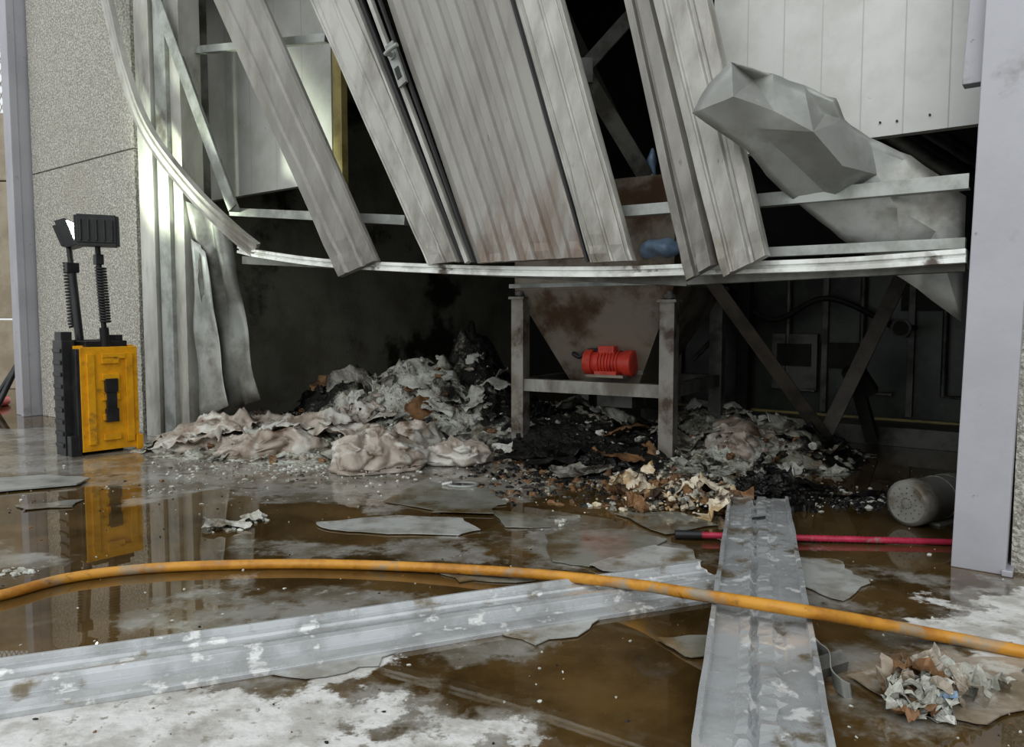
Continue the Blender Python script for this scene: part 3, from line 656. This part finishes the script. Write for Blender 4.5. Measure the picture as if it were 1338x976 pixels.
grey=MX(NZ(4,.4,.62),(.30,.29,.26),(.16,.14,.105)); grey=MX(NZ(22,.55,.68),grey,(.38,.37,.34)); grey=MX(NZ(7,.56,.66),grey,(.085,.062,.033))
dryc=MX(NZ(9,.42,.6),(.66,.66,.64),(.45,.44,.41)); dryc=MX(NZ(30,.58,.66),dryc,(.28,.26,.22)); dryc=MX(NZ(5,.56,.68),dryc,(.32,.30,.26))
c=MX(fgr,brown,grey); c=MX(fdry,c,dryc); L.new(c,pb.inputs['Base Color'])
def MF(f,a,bb):
    x=ns.new('ShaderNodeMix'); L.new(f,x.inputs[0])
    for s,v in ((2,a),(3,bb)):
        if isinstance(v,(int,float)): x.inputs[s].default_value=v
        else: L.new(v,x.inputs[s])
    return x.outputs[0]
rg=MF(NZ(7,.4,.62),.03,.24); r=MF(fgr,.008,rg); r=MF(fdry,r,.7); L.new(r,pb.inputs['Roughness'])
bn=ns.new('ShaderNodeTexNoise'); bn.inputs['Scale'].default_value=35; bn.inputs['Detail'].default_value=8; L.new(tc.outputs['Object'],bn.inputs['Vector'])
bp=ns.new('ShaderNodeBump'); bp.inputs['Distance'].default_value=.01; L.new(bn.outputs[0],bp.inputs['Height'])
bs=MF(fgr,.002,.08); bs=MF(fdry,bs,.5); L.new(bs,bp.inputs['Strength']); L.new(bp.outputs[0],pb.inputs['Normal'])
def plate(name,pts,z,m,t=.003,tilt=0):
    b=MB(name,[m]); P=[G(*p) for p in pts]
    Q=[]
    for i in range(len(P)):
        a,c=P[i],P[(i+1)%len(P)]
        for k in range(4):
            p=a.lerp(c,k/4); 
            if k: p+=V((noise.noise(p*9),noise.noise(p*9+V((5,5,5))),0))*.03
            Q.append(p)
    n=len(Q); top=[p+UP*(z+t+tilt*(p.x-Q[0].x)) for p in Q]; bot=[p+UP*(z+tilt*(p.x-Q[0].x)) for p in Q]
    b.add(top+bot,[tuple(range(n)),tuple(range(2*n-1,n-1,-1))]+[(i,(i+1)%n,(i+1)%n+n,i+n) for i in range(n)]); return b.make()
for pts,z,mm in (([(413,684),(520,675),(605,679),(628,694),(600,701),(480,697),(430,693)],.004,'glassw'),
 ([(712,700),(800,692),(872,706),(850,722),(770,742),(722,735)],.003,'glass'),([(770,742),(855,716),(905,722),(917,737),(905,746),(800,751)],.009,'glassw'),
 ([(1043,730),(1095,734),(1112,748),(1137,764),(1102,787),(1050,768)],.004,'glassw'),([(330,880),(440,855),(535,847),(495,872),(400,889)],.003,'glassw'),
 ([(650,828),(720,812),(788,808),(760,830),(700,845)],.003,'glassw'),([(856,836),(940,830),(940,860),(895,860)],.004,'glass'),
 ([(803,673),(880,670),(938,688),(870,700)],.005,'glass'),([(500,657),(556,630),(638,640),(662,660),(585,670)],.004,'glass'),
 ([(350,818),(420,803),(480,806),(440,826)],.003,'glassw'),([(20,662),(110,654),(95,664),(30,668)],.004,'glass'),([(590,656),(650,664),(645,674),(565,672)],.009,'glass'),([(950,700),(1040,715),(1030,745),(955,730)],.002,'glass'),
 ([(560,740),(640,748),(700,760),(600,762)],.002,'glass'),([(640,668),(700,672),(720,690),(660,690)],.003,'glass')):
    plate('broken_glass_sheet',pts,z,mm)
plate('floor_plate',[(-60,632),(60,624),(118,628),(100,636),(-60,650)],.008,'galv',.008)
plate('soggy_cardboard',[(1105,886),(1190,870),(1290,862),(1345,866),(1345,930),(1290,950),(1220,935),(1150,912)],.005,'paper')
b=MB('aluminium_channel_strip',['strip'])
p1=G(0,908); q1=G(925,766); dd=(q1-p1).normalized(); sd=UP.cross(dd).normalized(); w=.12
SPf=[(-w,0),(-w,.012),(-w+.01,.014),(-.075,.016),(-.07,.010),(-.035,.010),(-.03,.030),(-.012,.034),(.004,.032),(.008,.018),(.07,.016),(.075,.022),(w-.014,.022),(w-.01,.036),(w,.036),(w,0)]
path=[p1-dd*1.2,p1,p1.lerp(q1,.3)+sd*.0,p1.lerp(q1,.6)+sd*.012,q1+dd*.05]
b.sweep(SPf,path,sd,UP,0); b.make(.001)
b=MB('steel_track_profile',['strip','seam'])
t0=V((.425,1.25,0)); t1=V((1.035,3.17,0)); dd=(t1-t0).normalized(); sd=dd.cross(UP).normalized(); w=.118
TP=[(-w,0),(-w,.044),(-w+.012,.044),(-w+.014,.030),(-.05,.030),(-.046,.034),(-.026,.038),(-.018,.018),(-.010,.018),(-.004,.034),(.026,.034),(.034,.026),(.05,.026),(.056,.030),(w-.014,.030),(w-.012,.042),(w,.042),(w,0)]
vs=[];fs=[];nT=len(TP);K=90
for k in range(K+1):
    u=k/K; base=t0.lerp(t1,u)+UP*(.036+.003*noise.noise(V((u*14,0,3)))-.02*max(0,u-.6))+sd*.005*noise.noise(V((u*9,2,2)))
    for i,(a_,h_) in enumerate(TP):
        j_=0
        if 5<=i<=11: j_=.010*noise.noise(V((u*60,i*.6,9)))
        vs.append(base+sd*(a_+j_)+UP*(h_+j_*.6))
for k in range(K):
    for i in range(nT):
        j=(i+1)%nT; fs.append((k*nT+i,k*nT+j,(k+1)*nT+j,(k+1)*nT+i))
b.add(vs,fs,0); b.add([vs[i] for i in range(nT)]+[vs[K*nT+i] for i in range(nT)],[tuple(range(nT)),tuple(range(nT,2*nT))],0)
c=t0.lerp(t1,.80); b.box(c+UP*.070,sd*.024+dd*.02,dd*.008,UP*.003,1)
b.make(.0008)
hp=[(-260,835,.015),(-120,803,.015),(0,778,.015),(90,755,.015),(190,743,.015),(300,738,.015),(420,737,.015),(550,741,.018),(700,750,.03),(830,764,.055),(900,775,.085),(985,788,.105),(1060,800,.10),(1130,812,.06),(1230,831,.02),(1338,852,.015),(1480,882,.015),(1650,925,.015)]
b=MB('orange_hose',['hose']); b.tube(catmull([G(x,y,z) for x,y,z in hp],14),.0158,0,16); b.make()
b=MB('red_rod',['pink','blk','galv']); ra=G(882,698,.02); rb=G(1232,708,.013)
b.tube([ra,ra.lerp(rb,.1)],.016,1,12); b.tube([ra.lerp(rb,.1),rb+(rb-ra)*.05],.0115,0,12)
for k in range(30):
    u=.45+k*.016; c=ra.lerp(rb,u); b.tube([c,c+(rb-ra).normalized()*.004],.0125,0,10)
b.make()
b=MB('electric_motor',['drum','galvdark']); c=G(1212,689)+UP*.09; c.y+=.06; ad=V((.86,.5,0)).normalized()*1
b.tube([c-ad*.09,c-ad*.08,c-ad*.02,c-ad*.01,c+ad*.22],[.075,.09,.092,.087,.087],0,28)
for k in range(2): b.tube([c+ad*(.10+.07*k),c+ad*(.105+.07*k)],.089,0,24)
sA=ad.cross(UP)
for r in (.02,.04,.06):
    for k in range(12):
        a=2*math.pi*k/12; p=c-ad*.092+sA*(r*math.cos(a))+UP*(r*math.sin(a)); b.tube([p,p+ad*.004],.003,1,6)
b.box(c+ad*.1-UP*.085,ad*.08,sA*.07,UP*.006,0)
b.make()
b=MB('bent_metal_bracket',['galvdark','galv']); 
pts=catmull([G(1062,838,.05),G(1072,850,.04),G(1085,862,.05),G(1088,885,.03),G(1100,898,.02),G(1112,905,.01)],6)
b.sweep([(-.002,-.018),(.002,-.018),(.002,.018),(-.002,.018)],pts,V((.8,.5,.2)),V((-.1,.2,.95)).normalized(),1)
b.box(G(1085,868,.045),V((.03,.0,.01)),V((0,.02,.005)),V((0,-.003,.012)),0); b.make()
b=MB('crumpled_paper_wad',['bagw','card','paper','blue'])
for i in range(44):
    p=G(random.gauss(1213,22),random.gauss(920,13)); scrap(b,p+UP*random.uniform(.008,.055),random.uniform(.03,.065),random.choices([0,1,2,3],[7,1.6,4,.6])[0],1.3,.7,9,8,.8)
b.make()
b=MB('metal_clamp_ring',['galv'])
c=G(605,636)+UP*.01
b.tube([c+V((.07*math.cos(t),.05*math.sin(t),0)) for t in [i*.3 for i in range(22)]],.008,0,8); b.tube([c+V((-.1,.0,0)),c+V((-.05,0,.01))],.012,0,8); b.make()

b=MB('wall_yard',['yard']); 
yw=9.0
b.box(V((-8.2,yw,1.6)),V((2.6,0,0)),V((0,.1,0)),V((0,0,.78))); b.box(V((-8.2,yw,.4)),V((2.6,0,0)),V((0,.12,0)),V((0,0,.40))); b.box(V((-8.2,yw,2.78)),V((2.6,0,0)),V((0,.08,0)),V((0,0,.38))); b.make(.01)
b=MB('wire_mesh_fence',['galv'])
for k in range(60):
    b.bar(V((-8.6+k*.06,yw-.05,3.1)),V((-8.0+k*.06,yw-.05,4.4)),.008,.008,V((0,-1,0))); b.bar(V((-8.0+k*.06,yw-.05,3.1)),V((-8.6+k*.06,yw-.05,4.4)),.008,.008,V((0,-1,0)))
b.make()
b=MB('red_fire_hose',['red','blk']); 
b.tube(catmull([V((-6.0,6.4,.03)),V((-5,6.7,.05)),V((-4.75,6.9,.04)),V((-4.9,7.3,.04)),V((-6,7.5,.04))],8),.04,0)
b.tube([V((-4.55,6.7,.0)),V((-4.45,6.9,.42))],.025,1); b.tube([V((-4.65,6.75,.0)),V((-4.5,6.95,.4))],.02,1); b.make()

w=bpy.data.worlds.new('overcast'); bpy.context.scene.world=w; w.use_nodes=True; ns=w.node_tree.nodes; L=w.node_tree.links
bg=ns['Background']; tc=ns.new('ShaderNodeTexCoord'); sp=ns.new('ShaderNodeSeparateXYZ'); L.new(tc.outputs['Generated'],sp.inputs[0])
rp=ns.new('ShaderNodeValToRGB'); L.new(sp.outputs[2],rp.inputs[0]); rp.color_ramp.elements[0].color=(.66,.69,.70,1); rp.color_ramp.elements[1].color=(.97,1.0,1.03,1)
L.new(rp.outputs[0],bg.inputs[0]); bg.inputs[1].default_value=1.02
sl=bpy.data.lights.new('soft_sun','SUN'); sl.energy=.7; sl.angle=math.radians(45); sl.color=(1,.99,.96); so=bpy.data.objects.new('soft_sun',sl); bpy.context.scene.collection.objects.link(so)
so.rotation_euler=V((.30,.80,-.50)).to_track_quat('-Z','Y').to_euler()
cam=bpy.data.cameras.new('camera'); co=bpy.data.objects.new('camera',cam); bpy.context.scene.collection.objects.link(co); bpy.context.scene.camera=co
co.location=CAM; co.rotation_euler=(math.radians(90)-TH,0,0); cam.sensor_width=36; cam.lens=36*FX/1338; cam.clip_start=.02
vs_=bpy.context.scene.view_settings
vs_.view_transform='Standard'
try: vs_.look='Medium High Contrast'
except Exception as e: print('look',e)
